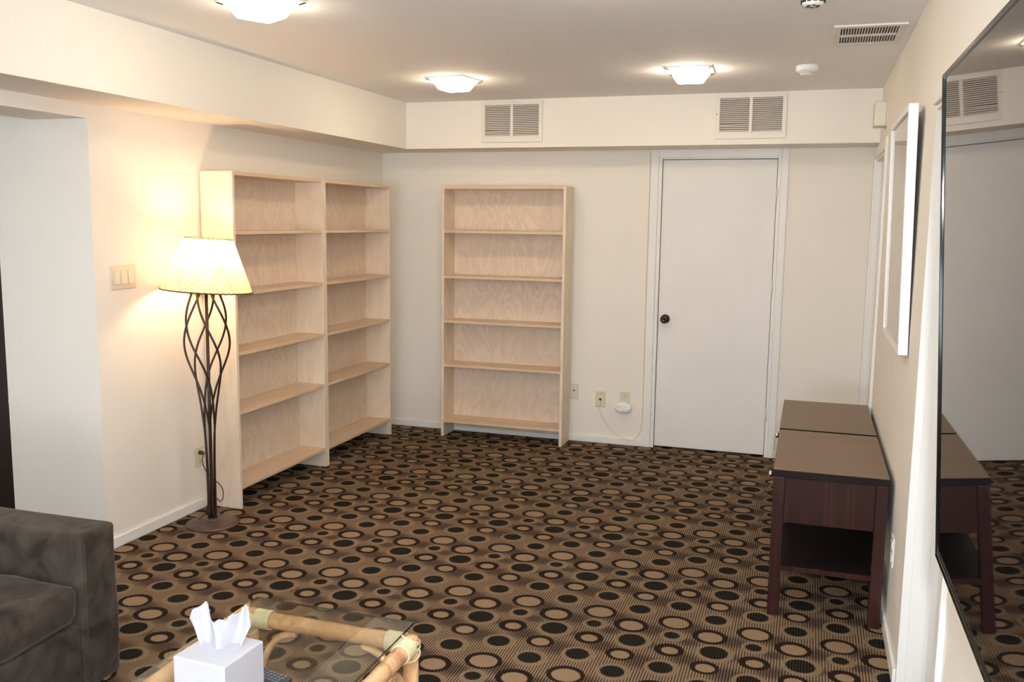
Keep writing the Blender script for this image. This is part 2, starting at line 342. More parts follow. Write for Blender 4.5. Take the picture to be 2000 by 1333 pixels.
# back door
def par(child, parent):
    child.parent = parent; child.matrix_parent_inverse = parent.matrix_basis.inverted(); return child
d1 = struct(bx('door_1', (2.123, .012, .012, 2.877, .052, 2.018), 'doorw', None, .002, origin=(2.5, .03, 0)))
bm = B()
cw = .056
for (x0, x1) in ((2.040, 2.040+cw), (2.904, 2.904+cw-.01)): box(bm, x0, -.016, 0, x1, 0, 2.088)
box(bm, 2.040+cw, -.016, 2.032, 2.904, 0, 2.088)
par(obj('door_casing', bm, 'trim', None, .004, origin=(0,0,0)), d1)
bm = B()
box(bm, 2.096, -.008, 0, 2.119, .055, 2.043); box(bm, 2.881, -.008, 0, 2.904, .055, 2.043); box(bm, 2.119, -.008, 2.022, 2.881, .055, 2.043)
par(obj('door_jamb', bm, 'trim', None, .003, origin=(0,0,0)), d1)
bm = B(); Mk = Matrix.Translation((2.172, .012, .925)) @ Matrix.Rotation(PI/2, 4, 'X')
lathe(bm, [(.0,0),(.031,0),(.032,.004),(.026,.009),(.011,.012),(.010,.028),(.019,.034),(.027,.045),(.028,.054),(.024,.063),(.013,.068),(.011,.066),(0,.066)], 32, Mk, cap=False)
par(obj('door_knob', bm, 'brass', None, 0, True, origin=(2.172,0,.925)), d1)
for z in (1.78, 1.17, .30):
    bm = B(); tube(bm, [(2.882,-.012,z-.04),(2.882,-.012,z+.04)], .0055, 10)
    par(obj('hinge', bm, 'hinge', None, 0, True, origin=(2.882,-.008,z)), d1)
# far doorway, right wall
def side_door(name, ya, yb, h, inset, far_casing=True):
    d = struct(bx(name, (W+inset, yb+.022, .01, W+inset+.04, ya-.022, h-.02), 'doorw', None, .002, origin=(W+inset, (ya+yb)/2, 0)))
    bm = B()
    if far_casing: box(bm, W-.016, ya-.005, 0, W, ya+.055, h+.055)
    box(bm, W-.016, yb-.055, 0, W, yb+.005, h+.055); box(bm, W-.016, yb+.005, h-.005, W, ya-.005, h+.055)
    par(obj('door_casing', bm, 'trim', None, .004, origin=(0,0,0)), d)
    bm = B()
    box(bm, W-.004, ya-.02, 0, W+.15, ya, h); box(bm, W-.004, yb, 0, W+.15, yb+.02, h); box(bm, W-.004, yb+.02, h-.02, W+.15, ya-.02, h)
    box(bm, W+inset-.014, ya-.032, 0, W+inset-.001, ya-.02, h-.02)
    if not far_casing:
        for gx in (.022, .050, .078, .086): box(bm, W+gx, ya-.0225, 0, W+gx+.002 if gx != .050 else W+gx+.024, ya-.0198, h-.02)
    par(obj('door_jamb', bm, 'trim', None, .002, origin=(0,0,0)), d)
    return d
side_door('door_2', D2A, D2B, D2H, .085)
d = side_door('door_3', D3A, D3B, D3H, .125, False)

# ------------------------------------------------------------------ ceiling lights
def ceiling_light(x, y, rz, label):
    t = thing('ceiling_light', (x, y, H), label, 'ceiling light', rz, 'square ceiling lights')
    a = .125
    bm = B(); box(bm, -a, -a, -.006, a, a, 0)
    obj('ceiling_plate', bm, 'frame_white', t, .002)
    for sx, sy in ((1,1),(1,-1),(-1,1),(-1,-1)):
        bm = B(); tube(bm, [(sx*a*.98, sy*a*.98, -.005), (sx*(a-.022), sy*(a-.022), -.014)], .0028, 6)
        obj('retaining_clip', bm, 'brass', t)
    bm = B(); A, C = .100, .068; z0, z1 = -.012, -.066
    lo = [bm.verts.new((sx*C, sy*C, z1)) for sx, sy in ((-1,-1),(1,-1),(1,1),(-1,1))]
    hi = [bm.verts.new((sx*A, sy*A, z0)) for sx, sy in ((-1,-1),(1,-1),(1,1),(-1,1))]
    bm.faces.new(lo[::-1]); bm.faces.new(hi)
    for k in range(4): bm.faces.new((hi[k], hi[(k+1)%4], lo[(k+1)%4], lo[k])) 
    obj('glass_bowl', bm, 'bowl', t, .01)
    return t
for x, y, rz, lb in ((1.09,-1.27,-.14,'square frosted ceiling light nearest the left grille above the corner bookcases'),
                     (2.45,-1.28,.03,'square frosted ceiling light in front of the right grille and the white door'),
                     (1.085,-3.225,-.5,'square frosted ceiling light cut by the top edge, nearest the left soffit'),
                     (2.45,-3.25,.05,'square frosted ceiling light out of frame, seen mirrored in the television'),
                     (2.45,-5.25,.08,'added square frosted ceiling light, unseen behind the viewer, nearer the television'),  # unseen fixture, put in for the light it gives
                     (2.45,-7.4,.08,'added square frosted ceiling light, unseen at the far rear of the room')):  # likewise added for its light, position assumed
    ceiling_light(x, y, rz, lb)

# ------------------------------------------------------------------ grilles
def grille(x0, x1, z0, z1, label, bent):
    t = thing('air_grille', ((x0+x1)/2, -DB, z0), label, 'vent', 0, 'return air grilles on the soffit')
    w, h = x1-x0, z1-z0; a, bz0, bz1 = w/2, .034, h-.027
    xi = a-.026; y0 = -.012
    bm = B()
    for d in ((-a,y0,0,a,0,bz0),(-a,y0,bz1,a,0,h),(-a,y0,bz0,-xi,0,bz1),(xi,y0,bz0,a,0,bz1),(-.010,y0,bz0,.010,0,bz1)): box(bm, *d)
    obj('grille_frame', bm, 'grille', t, .002)
    bm = B(); box(bm, -xi, -.0015, bz0, xi, -.0002, bz1); obj('duct_backing', bm, 'grille_in', t)
    bm = B(); n = 17; p = (bz1-bz0-.012)/n
    for sx in (-1, 1):
        xa, xb = (.0105, xi-.0005) if sx > 0 else (-xi+.0005, -.0105)
        for i in range(n):
            z = bz0+.012+p*i
            dz = -.003 if (sx < 0 and i == bent) else 0
            vs = [bm.verts.new(c) for c in ((xa,-.0105,z+.001+dz),(xb,-.0105,z+.001),(xb,-.003,z+p*.78),(xa,-.003,z+p*.78+dz))]
            ws = [bm.verts.new(v.co+Vector((0,.0008,.0009))) for v in vs]
            bm.faces.new(vs); bm.faces.new(ws[::-1])
            for k in range(4): bm.faces.new((vs[k], vs[(k+1)%4], ws[(k+1)%4], ws[k]))
        box(bm, xa, -.010, bz0, xb, -.004, bz0+.011)
    obj('louvers', bm, 'louvre', t)
    if bent == 3:
        bm = B(); lathe(bm, [(0,-.001),(.004,-.001),(.003,.002),(0,.0025)], 12, Matrix.Translation((-a+.008,y0,h*.55)) @ Matrix.Rotation(PI/2,4,'X'), cap=False)
        obj('screw', bm, 'slot', t)
    return t
grille(.927, 1.362, 2.121, 2.396, 'white louvred air grille on the soffit above the freestanding single bookcase', 2)
grille(2.500, 2.930, 2.121, 2.398, 'white louvred air grille on the soffit above the white door', 3)
# ceiling register
t = thing('ceiling_register', (3.30, -2.018, H), 'white slotted ceiling register beside the right wall', 'vent')
a, bb = .142, .215; xi, yi = .113, .172
bm = B()
for d in ((-a,-bb,-.008,a,-yi,0),(-a,yi,-.008,a,bb,0),(-a,-yi,-.008,-xi,yi,0),(xi,-yi,-.008,a,yi,0),(-xi,-.012,-.008,xi,.012,0)): box(bm, *d)
box(bm, -a, -bb-.005, -.010, a, -bb, -.001)
obj('register_frame', bm, 'grille', t, .002)
bm = B(); box(bm, -xi, -yi, -.0012, xi, yi, -.0002); obj('duct_backing', bm, 'grille_in', t)
bm = B()
for i in range(20):
    x = -xi+.0058+i*(2*xi-.0058)/20
    for y0, y1 in ((-yi+.001,-.0125),(.0125,yi-.001)):
        box(bm, x, y0, -.0072, x+.0046, y1, -.0035)
obj('louvers', bm, 'grille', t)
# smoke detectors
t = thing('smoke_detector', (3.048, -1.26, H), 'low white domed smoke detector near the soffit and right grille', 'smoke detector', 0)
bm = B(); M0 = Matrix.Rotation(PI, 4, 'X')
lathe(bm, [(0,0),(.055,0),(.056,.004),(.056,.022),(.052,.029),(.036,.033),(.033,.042),(.026,.047),(0,.048)], 40, M0, cap=False); obj('housing', bm, 'whitep', t, 0, True)
bm = B()
for k in range(10):
    an = 2*PI*k/10; box(bm, -.006, .0325, -.0405, .006, .0362, -.0345, Matrix.Rotation(an,4,'Z'))
obj('sensor_slots', bm, 'greyp', t)
t = thing('smoke_detector', (3.077, -2.84, H), 'white smoke detector with dark sensor slots at the top edge', 'smoke detector', .2)
bm = B(); lathe(bm, [(0,0),(.057,0),(.060,.006),(.058,.014),(.043,.019),(.041,.026),(.036,.046),(.028,.052),(0,.053)], 40, M0, cap=False); obj('housing', bm, 'whitep', t, 0, True)
bm = B()
for k in range(12):
    an = 2*PI*k/12
    Mr = Matrix.Rotation(an,4,'Z')
    box(bm, -.0065, .0375, -.042, .0065, .0415, -.031, Mr)
for k in range(6): box(bm, -.006, .012, -.0535, .006, .024, -.0522, Matrix.Rotation(2*PI*k/6,4,'Z'))
obj('sensor_slots', bm, 'slot', t)
# alarm sensor box on right wall
t = thing('alarm_sensor', (W, -.79, 2.13), 'small cream plastic alarm box high on the right wall by the soffit', 'alarm sensor')
bx('sensor_housing', (-.066, -.07, .004, -.004, .065, .136), 'cream', t, .006)
bx('mounting_plate', (-.0045, -.074, 0, 0, .069, .14), 'cream', t, .001)

# ------------------------------------------------------------------ wall plates
def plate(name, o, nrm, label, cat, w=.072, h=.115, mat='ivory', group=None):
    rz = 0 if nrm == 'y' else PI/2      # local: face looks along -y
    t = thing(name, o, label, cat, rz, group)
    bx('cover_plate', (-w/2, -.006, 0, w/2, 0, h), mat, t, .003); return t
def receptacle(t, z, w=.034, mat='ivory'):
    bm = B(); box(bm, -w/2, -.0085, z, w/2, -.0055, z+.028); r = obj('receptacle', bm, mat, t, .002)
    bm = B()
    for x in (-.0065, .0065): box(bm, x-.0011, -.0092, z+.012, x+.0011, -.0080, z+.021)
    lathe(bm, [(0,0),(.0024,0),(.0024,.0012),(0,.0012)], 10, Matrix.Translation((0,-.008,z+.006)) @ Matrix.Rotation(PI/2,4,'X'), cap=False)
    o = obj('socket_slots', bm, 'slot', r); return r
def screw(t, z, x=0):
    bm = B(); lathe(bm, [(0,0),(.0028,0),(.0022,.0012),(0,.0015)], 10, Matrix.Translation((x,-.006,z)) @ Matrix.Rotation(PI/2,4,'X'), cap=False); obj('screw', bm, 'screw', t)
t = plate('wall_outlet', (1.527, 0, .308), 'y', 'cream cover plate half hidden behind the single bookcase', 'wall plate', mat='cream')
bm = B(); lathe(bm, [(0,0),(.006,0),(.006,.003),(0,.003)], 12, Matrix.Translation((.004,-.006,.066)) @ Matrix.Rotation(PI/2,4,'X'), cap=False); obj('jack', bm, 'slot', t)
screw(t, .012)
t = plate('phone_jack', (1.727, 0, .263), 'y', 'ivory jack plate with a thin cable plugged in, between bookcase and door', 'wall plate')
bx('jack', (-.008,-.0075,.048,.008,-.0055,.066), 'slot', t); bx('plug', (-.011,-.017,.012,.003,-.0065,.052), 'cream', t, .002); screw(t, .104); screw(t, .010)
t = plate('wall_outlet', (1.906, 0, .272), 'y', 'ivory power outlet above the white oval plug-in unit', 'power outlet')
receptacle(t, .068); receptacle(t, .018); screw(t, .0575)
t = thing('plug_in_unit', (1.900, -.0085, .235), 'white oval plug-in unit hanging in the outlet beside the door', 'plug-in device')
bm = B(); Mk = Matrix.Translation((0,0,.042)) @ Matrix.Rotation(PI/2,4,'X') @ Matrix.Diagonal((1.55,1,1,1))
lathe(bm, [(0,0),(.036,0),(.0405,.006),(.041,.022),(.037,.032),(.028,.036),(0,.037)], 40, Mk, cap=False); obj('housing', bm, 'whitep', t, 0, True)
bm = B()
for x, z in ((-.034,.049),(-.018,.052),(.018,.052),(0,.036)):
    lathe(bm, [(0,0),(.0042,0),(.0036,.002),(0,.0024)], 12, Matrix.Translation((x,-.0345,z)) @ Matrix.Rotation(PI/2,4,'X'), cap=False)
box(bm, -.015, -.0365, .018, .015, -.0345, .0215)
obj('button', bm, 'greyp', t)
# phone cable: droops and climbs the door casing
def smooth_path(P, n=10):
    P = [Vector(p) for p in P]; out = []
    Q = [P[0]*2-P[1]] + P + [P[-1]*2-P[-2]]
    for i in range(1, len(Q)-2):
        for k in range(n):
            t = k/n; a, b_, c, d_ = Q[i-1], Q[i], Q[i+1], Q[i+2]
            out.append(.5*((2*b_)+(c-a)*t+(2*a-5*b_+4*c-d_)*t*t+(3*b_-a-3*c+d_)*t**3))
    out.append(P[-1]); return out
bm = B(); tube(bm, smooth_path([(1.7215,-.0195,.277),(1.727,-.014,.245),(1.76,-.012,.17),(1.83,-.008,.09),(1.93,-.0165,.042),(1.99,-.0165,.055),(2.022,-.008,.11),(2.034,-.0045,.19),(2.036,-.004,.4),(2.033,-.004,1.1),(2.036,-.004,1.6),(2.035,-.004,2.07)]), .0022, 6)
tag(obj('phone_cable', bm, 'cable', None, 0, True), 'thin cream cable drooping from the jack and climbing the door casing', 'cable')
for z in (.33, 1.12, 1.62):
    bm = B(); box(bm, 2.028, -.008, z, 2.0395, -.0002, z+.008)
    ck = obj('cable_clip', bm, 'cable', None, .001); par(ck, bpy.data.objects['phone_cable'])
# triple switch on left wall
t = plate('light_switch', (0, -2.785, 1.243), 'x', 'ivory three-gang light switch on the left wall beside the floor lamp', 'light switch', .165, .115)
for x in (-.046, 0, .046):
    bm = B(); vs = box(bm, -.0165, -.010, .025, .0165, -.005, .091)
    for v in vs:
        if v.co.y < -.009 and v.co.z < .05: v.co.y = -.0135
        v.co.x += x
    obj('rocker', bm, 'cream', t, .0015)
t = plate('wall_outlet', (0, -2.272, .233), 'x', 'ivory power outlet low on the left wall with a brown lamp plug', 'power outlet')
receptacle(t, .068); receptacle(t, .018); screw(t, .0575)
t = plate('wall_outlet', (W, -2.70, .30), 'x', 'white power outlet low on the right wall behind the nearer side table', 'power outlet', mat='whitep'); t.rotation_euler.z = -PI/2
receptacle(t, .068, mat='whitep'); receptacle(t, .018, mat='whitep')

# ------------------------------------------------------------------ bookcases
SH = (1.500, 1.173, .847, .523, .105)
def bookcase(w, depth, loc, rz, label, bracket):
    t = thing('bookcase', loc, label, 'bookcase', rz, 'birch bookcases')
    hgt, th = 1.832, .021            # local: x width 0..w, back at y=0, front at y=-depth
    obj_side = []
    for x in (0, w-th): bx('side_panel', (x, -depth, 0, x+th, 0, hgt), 'birch_v', t, .0012)
    bx('top_panel', (th, -depth, hgt-.020, w-th, 0, hgt), 'birch_h', t, .001)
    for z in SH: bx('shelf', (th, -depth+.002, z, w-th, -.008, z+.019), 'birch_h', t, .001)
    bx('back_panel', (th, -.008, .035, w-th, -.002, hgt-.020), 'birch_back', t)
    for bxp in bracket:
        bm = B(); box(bm, bxp-.006, -.028, hgt, bxp+.006, 0, hgt+.0016); tube(bm, [(bxp,-.012,hgt+.001),(bxp,-.012,hgt+.008)], .003, 8)
        obj('wall_bracket', bm, 'screw', t)
    return t
bookcase(.925, .212, (.5765, -.0135, 0), 0, 'single tall birch bookcase standing on its own against the back wall', (.27, .75))
bookcase(.946, .200, (.0135, -2.2026, 0), PI/2, 'tall birch bookcase in the left corner pair, the unit behind the floor lamp', (.84,))
bookcase(.946, .200, (.0135, -1.2530, 0), PI/2, 'tall birch bookcase in the left corner pair, the unit nearest the corner', (.42,))

# ------------------------------------------------------------------ floor lamp
LX, LY = .222, -2.462
t = thing('floor_lamp', (LX, LY, 0), 'lit floor lamp with twisted brown iron stem and parchment shade', 'floor lamp')
bm = B(); lathe(bm, [(0,0),(.134,0),(.137,.004),(.134,.009),(.10,.014),(.06,.019),(.034,.023),(.026,.027),(.022,.034),(0,.034)], 48, None, cap=False); obj('base', bm, 'ironbase', t, 0, True)
bm = B(); tube(bm, [(0,0,.03),(.002,0,.6),(.004,0,1.30)], .0085, 14); obj('pole', bm, 'iron', t, 0, True)
prof = [(1.225,.060),(1.19,.072),(1.12,.097),(1.05,.110),(.985,.115),(.92,.109),(.85,.090),(.78,.068),(.70,.048),(.62,.036),(.54,.030),(.45,.025),(.30,.020),(.15,.019),(.030,.0185)]
def rad(z):
    for (a, ra), (b_, rb) in zip(prof, prof[1:]):
        if b_ <= z <= a:
            s = (a-z)/(a-b_); return ra+(rb-ra)*s
    return prof[-1][1]
def rads(z): return sum(rad(min(1.225, max(.03, z+k*.02))) for k in (-2,-1,0,1,2))/5
for k in range(6):
    pts = []
    for i in range(60):
        z = 1.222-(1.222-.030)*i/59
        tw = 225*(1.045-max(z, .52)) + 40*min(0, z-.52)*-1
        th = math.radians(-53+60*k+tw); r = rads(z)
        pts.append((r*math.cos(th), r*math.sin(th), z))
    bm = B(); tube(bm, pts, .0056, 8); obj('stem_rod', bm, 'iron', t, 0, True)
bm = B(); lathe(bm, [(0,1.214),(.062,1.214),(.064,1.218),(.062,1.224),(.02,1.228),(.016,1.26),(.014,1.30),(0,1.30)], 28, None, cap=False); obj('socket_cup', bm, 'iron', t, 0, True)
# shade, tilted
SH0 = bpy.data.objects.new('lamp_shade', None)
RB, RT, SHH = .223, .120, .262
tilt = Matrix.Translation((.008, 0, 1.222)) @ Matrix.Rotation(math.radians(3.4), 4, Vector((-.6,.8,0)).normalized()) 
def srf(h, an): 
    r = RB+(RT-RB)*h; return tilt @ Vector((r*math.cos(an), r*math.sin(an), h*SHH))
bm = B(); sg = 64; rings = []
for i in range(9): rings.append([bm.verts.new(srf(i/8, 2*PI*k/sg)) for k in range(sg)])
for A, C in zip(rings, rings[1:]):
    for k in range(sg): bm.faces.new((A[k], A[(k+1)%sg], C[(k+1)%sg], C[k]))
shade = obj('lamp_shade', bm, 'shade', t, 0, True)
bpy.data.objects.remove(SH0)
bm = B(); tube(bm, [srf(0.0, 2*PI*k/96)+Vector((0,0,.002*(k%2))) for k in range(96)], .0034, 6, closed=True); obj('rim_stitching', bm, 'cord', shade, 0, False)
bm = B(); tube(bm, [srf(1.0, 2*PI*k/64) for k in range(64)], .0018, 6, closed=True)
for k in range(3):
    an = 2*PI*k/3+.4; tube(bm, [srf(1.0, an), tilt @ Vector((0,0,SHH*.97))], .0015, 6)
obj('shade_ring', bm, 'cord', shade, 0, True)
bm = B()
random.seed(11)
for a0, pts in ((-.95, [(0,.95),(.05,.7),(.22,.5),(.36,.28),(.30,.16),(.16,.34),(.08,.6),(.14,.80)]), (.0, [(-.3,.62),(.0,.5),(.25,.45),(.45,.5),(.3,.42),(.12,.30),(.05,.05)]),
                (.25, [(-.25,.98),(-.1,.7),(.05,.42),(-.05,.3),(-.12,.15)]), (-.5, [(-.1,.02),(.1,.10),(.3,.28),(.1,.5),(-.05,.66)]), (.35,[(-.2,.44),(.0,.25),(.12,.36),(.2,.06)]), (-1.3,[(-.1,.04),(.12,.12),(.3,.03)])):
    P = smooth_path([srf(h_, -.93+(a0+da)*1.05)*1.0 for da, h_ in pts], 8)
    P = [p+Vector((p.x, p.y, 0)).normalized()*.0012 for p in P]
    tube(bm, P, .0007, 5)
obj('thread_pattern', bm, 'cord', shade)
bm = B(); lathe(bm, [(0,0),(.006,0),(.006,.004),(.002,.005),(.003,.008),(.002,.011),(0,.012)], 14, tilt @ Matrix.Translation((0,0,SHH*.97)), cap=False); obj('finial', bm, 'brass', t, 0, True)
bm = B(); lathe(bm, [(0,1.300),(.012,1.300),(.013,1.325),(.026,1.35),(.030,1.372),(.024,1.395),(.01,1.408),(0,1.41)], 20, None, cap=False); bulb = obj('bulb', bm, 'bulb', t, 0, True)
lg = bpy.data.lights.new('bulb_light', 'POINT'); lg.energy = BULB_W; lg.color = (1,.70,.42); lg.shadow_soft_size = .035
lo = bpy.data.objects.new('bulb_light', lg); S.collection.objects.link(lo); lo.location = (0,0,1.395); lo.parent = t
bulb.visible_shadow = True
# cord and plug
bm = B(); tube(bm, smooth_path([(.022-LX,-2.285-LY,.317),(.055-LX,-2.30-LY,.315),(.10-LX,-2.37-LY,.30),(-.035,.02,.26),(.03,.035,.20),(.048,.03,.15),(.03,.03,.115),(0.0,.03,.13),(-.03,.005,.10),(-.038,.0,.06),(-.026,.0,.085),(-.045,.0,.05),(-.09,.0,.012),(-.11,.06,.006),(-.10,.10,.005),(-.02,.13,.005)]), .0026, 7)
obj('power_cord', bm, 'cord', t, 0, True)
bm = B(); tube(bm, [(.0095-LX,-2.272-LY,.317),(.03-LX,-2.275-LY,.317),(.045-LX,-2.285-LY,.316)], [.012,.011,.006], 10); obj('plug', bm, 'cord', t, 0, True)

# ------------------------------------------------------------------ side tables
def side_table(label):
    t = thing('side_table', (3.237, -2.247, 0), label, 'side table', 0, 'espresso side tables')
    a, bb, L = .2185, .3775, .045        # half width x, half length y, leg
    for sx in (-1, 1):
        for sy in (-1, 1):
            x0 = -a+.003 if sx < 0 else a-.003-L; y0 = -bb+.004 if sy < 0 else bb-.004-L
            bx('leg', (x0, y0, 0, x0+L, y0+L, .583), 'espresso', t, .0025)
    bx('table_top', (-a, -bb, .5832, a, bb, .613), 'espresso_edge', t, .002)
    bx('top_sheen', (-a+.001, -bb+.001, .6131, a-.001, bb-.001, .6138), 'espresso_sheen', t)  # thin sheet carrying the painted sheen
    for y0, y1 in ((-bb+.012, -bb+.030), (bb-.030, bb-.012)): bx('side_panel', (-a+L+.0035, y0, .395, a-L-.0035, y1, .582), 'espresso', t, .001)
    bx('back_panel', (a-.03, -bb+L+.005, .395, a-.012, bb-L-.005, .582), 'espresso', t)
    bx('drawer_bottom', (-a+.02, -bb+.031, .395, a-.031, bb-.031, .405), 'espresso', t)
    d = bx('drawer', (-a+.001, -bb+L+.006, .410, -a+.019, bb-L-.006, .578), 'espresso', t, .0015)
    bm = B(); Mk = Matrix.Translation((-a+.001, 0, .492)) @ Matrix.Rotation(-PI/2, 4, 'Y')
    lathe(bm, [(0,0),(.005,0),(.005,.010),(.013,.014),(.015,.02),(.013,.027),(0,.029)], 20, Mk, cap=False); obj('knob', bm, 'chrome', d, 0, True)
    bx('lower_shelf', (-a+.01, -bb+L*.4, .197, a-.01, bb-L*.4, .216), 'espresso_shaded', t, .001)
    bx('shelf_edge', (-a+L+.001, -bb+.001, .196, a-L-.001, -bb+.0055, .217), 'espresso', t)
    bx('stretcher', (a-.04, -bb+L+.004, .10, a-.025, bb-L-.004, .14), 'espresso', t)
    return t
s1 = side_table('dark espresso side table nearer the camera, with reddish legs and lower shelf')
# lower shelf must clear the legs: cut the corners
index_kids()
for o in kids[s1.name]:
    if o.name.startswith('lower_shelf'):
        bm = B(); a, bb, L = .2185, .3775, .049
        box(bm, -a+L, -bb+.006, .197, a-L, bb-.006, .216); box(bm, -a+.006, -bb+L+.0005, .197, -a+L, bb-L-.0005, .216); box(bm, a-L, -bb+L+.0005, .197, a-.006, bb-L-.0005, .216)
        bm.to_mesh(o.data); bm.free(); o.data.update()
    if o.name.startswith('drawer_bottom'): pass
s2 = copy_tree(s1); s2.location.y += .785
s2['label'] = 'dark espresso side table farther back, its top just behind the first one'

# ------------------------------------------------------------------ framed picture, right wall
t = thing('framed_picture', (W, -2.375, 1.57), 'white box-framed pale picture hanging on the right wall above the side tables', 'picture')
hw, hh, dp, st = .385, .45, .033, .024
def tl(p):   # top leans out from the wall
    x, y, z = p; return (x-.004-(z+hh)*.022, y, z)
def bxt(bm, d):
    for v in box(bm, *d): v.co = Vector(tl(v.co))
bm = B(); bxt(bm, (-dp,-hw,-hh,0,-hw+st,hh)); bxt(bm, (-dp,hw-st,-hh,0,hw,hh)); bxt(bm, (-dp,-hw+st,-hh,0,hw-st,-hh+st)); bxt(bm, (-dp,-hw+st,hh-st,0,hw-st,hh))
obj('picture_frame', bm, 'frame_white', t, .001)
bm = B(); bxt(bm, (-.025,-hw+st,-hh+st,-.006,hw-st,hh-st)); obj('picture_glass', bm, 'print', t)

# ------------------------------------------------------------------ television on a tilting wall mount
t = thing('television', (3.35, -5.13, .95), 'large black wall-mounted television tilted forward beside the near doorway', 'television')
nrm = Vector((1, .0052, .0544)).normalized(); ay = Vector((0,1,0)); ay = (ay-nrm*ay.dot(nrm)).normalized(); az = nrm.cross(ay).normalized()
if az.z < 0: az = -az
O = Vector((3.3466, -4.278, 1.889)) + nrm*.004     # far top corner of the screen face
TWd, THt = 1.70, .998
def tv(u, v, w): return O - ay*u - az*v + nrm*w - Vector((3.35,-5.13,.95))
def tvbox(bm, u0, v0, w0, u1, v1, w1):
    vs = [bm.verts.new(tv(*p)) for p in ((u0,v0,w0),(u1,v0,w0),(u1,v1,w0),(u0,v1,w0),(u0,v0,w1),(u1,v0,w1),(u1,v1,w1),(u0,v1,w1))]
    for f in ((0,3,2,1),(4,5,6,7),(0,1,5,4),(1,2,6,5),(2,3,7,6),(3,0,4,7)): bm.faces.new([vs[i] for i in f])
bm = B(); e = .009
for d in ((0,0,-.0038,e,THt,.012),(TWd-e,0,-.0038,TWd,THt,.012),(e,0,-.0038,TWd-e,e,.012),(e,THt-.014,-.0038,TWd-e,THt,.012)): tvbox(bm, *d)
obj('bezel', bm, 'bezel', t, .002, seg=3)
bm = B(); tvbox(bm, e, e, 0, TWd-e, THt-.014, .004); obj('screen', bm, 'screen', t)
bm = B(); tvbox(bm, .004, .004, .0125, TWd-.004, THt-.004, .022); tvbox(bm, .2, .35, .0225, TWd-.2, THt-.04, .040); obj('back_cover', bm, 'tvback', t, .003)
for u in (.6, 1.1):
    bm = B(); tvbox(bm, u, .4, .041, u+.03, .8, .052); obj('mount_rail', bm, 'tvback', t)
bx('wall_bracket', (W-3.35-.012, -.35, .3, W-3.35-.001, .35, .62), 'tvback', t)
for u in (.6, 1.1):
    bm = B(); tube(bm, [tv(u+.015,.55,.05), Vector((W-3.35-.008, tv(u+.015,.55,.05).y, tv(u,.55,.05).z))], .009, 8)
    obj('mount_arm', bm, 'tvback', t)

# ------------------------------------------------------------------ sofa
t = thing('sofa', (.48, -4.9, 0), 'grey-brown microsuede sofa with square arms along the left side', 'sofa')
def L(x, y, z): return (x-.48, y+4.9, z)
def soft(name, d, mat, bev, parent, lvl=2, puff=0, seg=4, wr=0):
    bm = B(); box(bm, *L(*d[:3]), *L(*d[3:]))
    bmesh.ops.bevel(bm, geom=list(bm.edges), offset=bev, segments=seg, affect='EDGES', profile=.6)
    bmesh.ops.subdivide_edges(bm, edges=[e for e in bm.edges if e.calc_length() > .15], cuts=6, use_grid_fill=True)
    if puff or wr:
        from mathutils import noise
        x0, y0, z0 = L(*d[:3]); x1, y1, z1 = L(*d[3:])
        for v in bm.verts:
            u = (v.co.x-x0)/(x1-x0)*2-1; w = (v.co.y-y0)/(y1-y0)*2-1; s = (v.co.z-z0)/(z1-z0)*2-1
            v.co.z += puff*(1-u*u)*(1-w*w)*(1 if s > 0 else -.2); v.co.x += puff*.5*(1-s*s)*(1-w*w)*(1 if u > 0 else 0)
            v.co += Vector(noise.noise_vector(v.co*7))*wr
    o = obj(name, bm, mat, parent, 0, True)
    return o
soft('arm', (.03,-4.112,.055,.962,-3.955,.577), 'suede', .024, t, wr=.006)
soft('arm', (.03,-6.02,.055,.962,-5.863,.577), 'suede', .022, t, wr=.004)
soft('seat_base', (.05,-5.861,.055,.945,-4.114,.285), 'suede', .012, t, wr=.002)
soft('back_rest', (.03,-5.861,.287,.25,-4.114,.66), 'suede', .04, t, wr=.004)
for y0, y1 in ((-4.985,-4.118),(-5.857,-4.990)):
    soft('seat_cushion', (.255,y0,.288,.955,y1,.425), 'suede', .055, t, puff=.04, wr=.009)
    soft('back_cushion', (.25,y0,.455,.42,y1,.72), 'suede', .05, t, puff=.02, wr=.004).location.x = .004
for x, y in ((.86,-4.03),(.10,-4.03),(.86,-5.95),(.10,-5.95)):
    bx('foot', (*L(x-.03,y-.03,0), *L(x+.05,y+.04,.0545)), 'foot', t, .003)
# arm-edge piping seam
bm = B(); tube(bm, [L(.9635,-4.108,.07), L(.9655,-4.104,.3), L(.9635,-4.100,.545)], .0022, 6); obj('seam', bm, 'suede', t, 0, True)

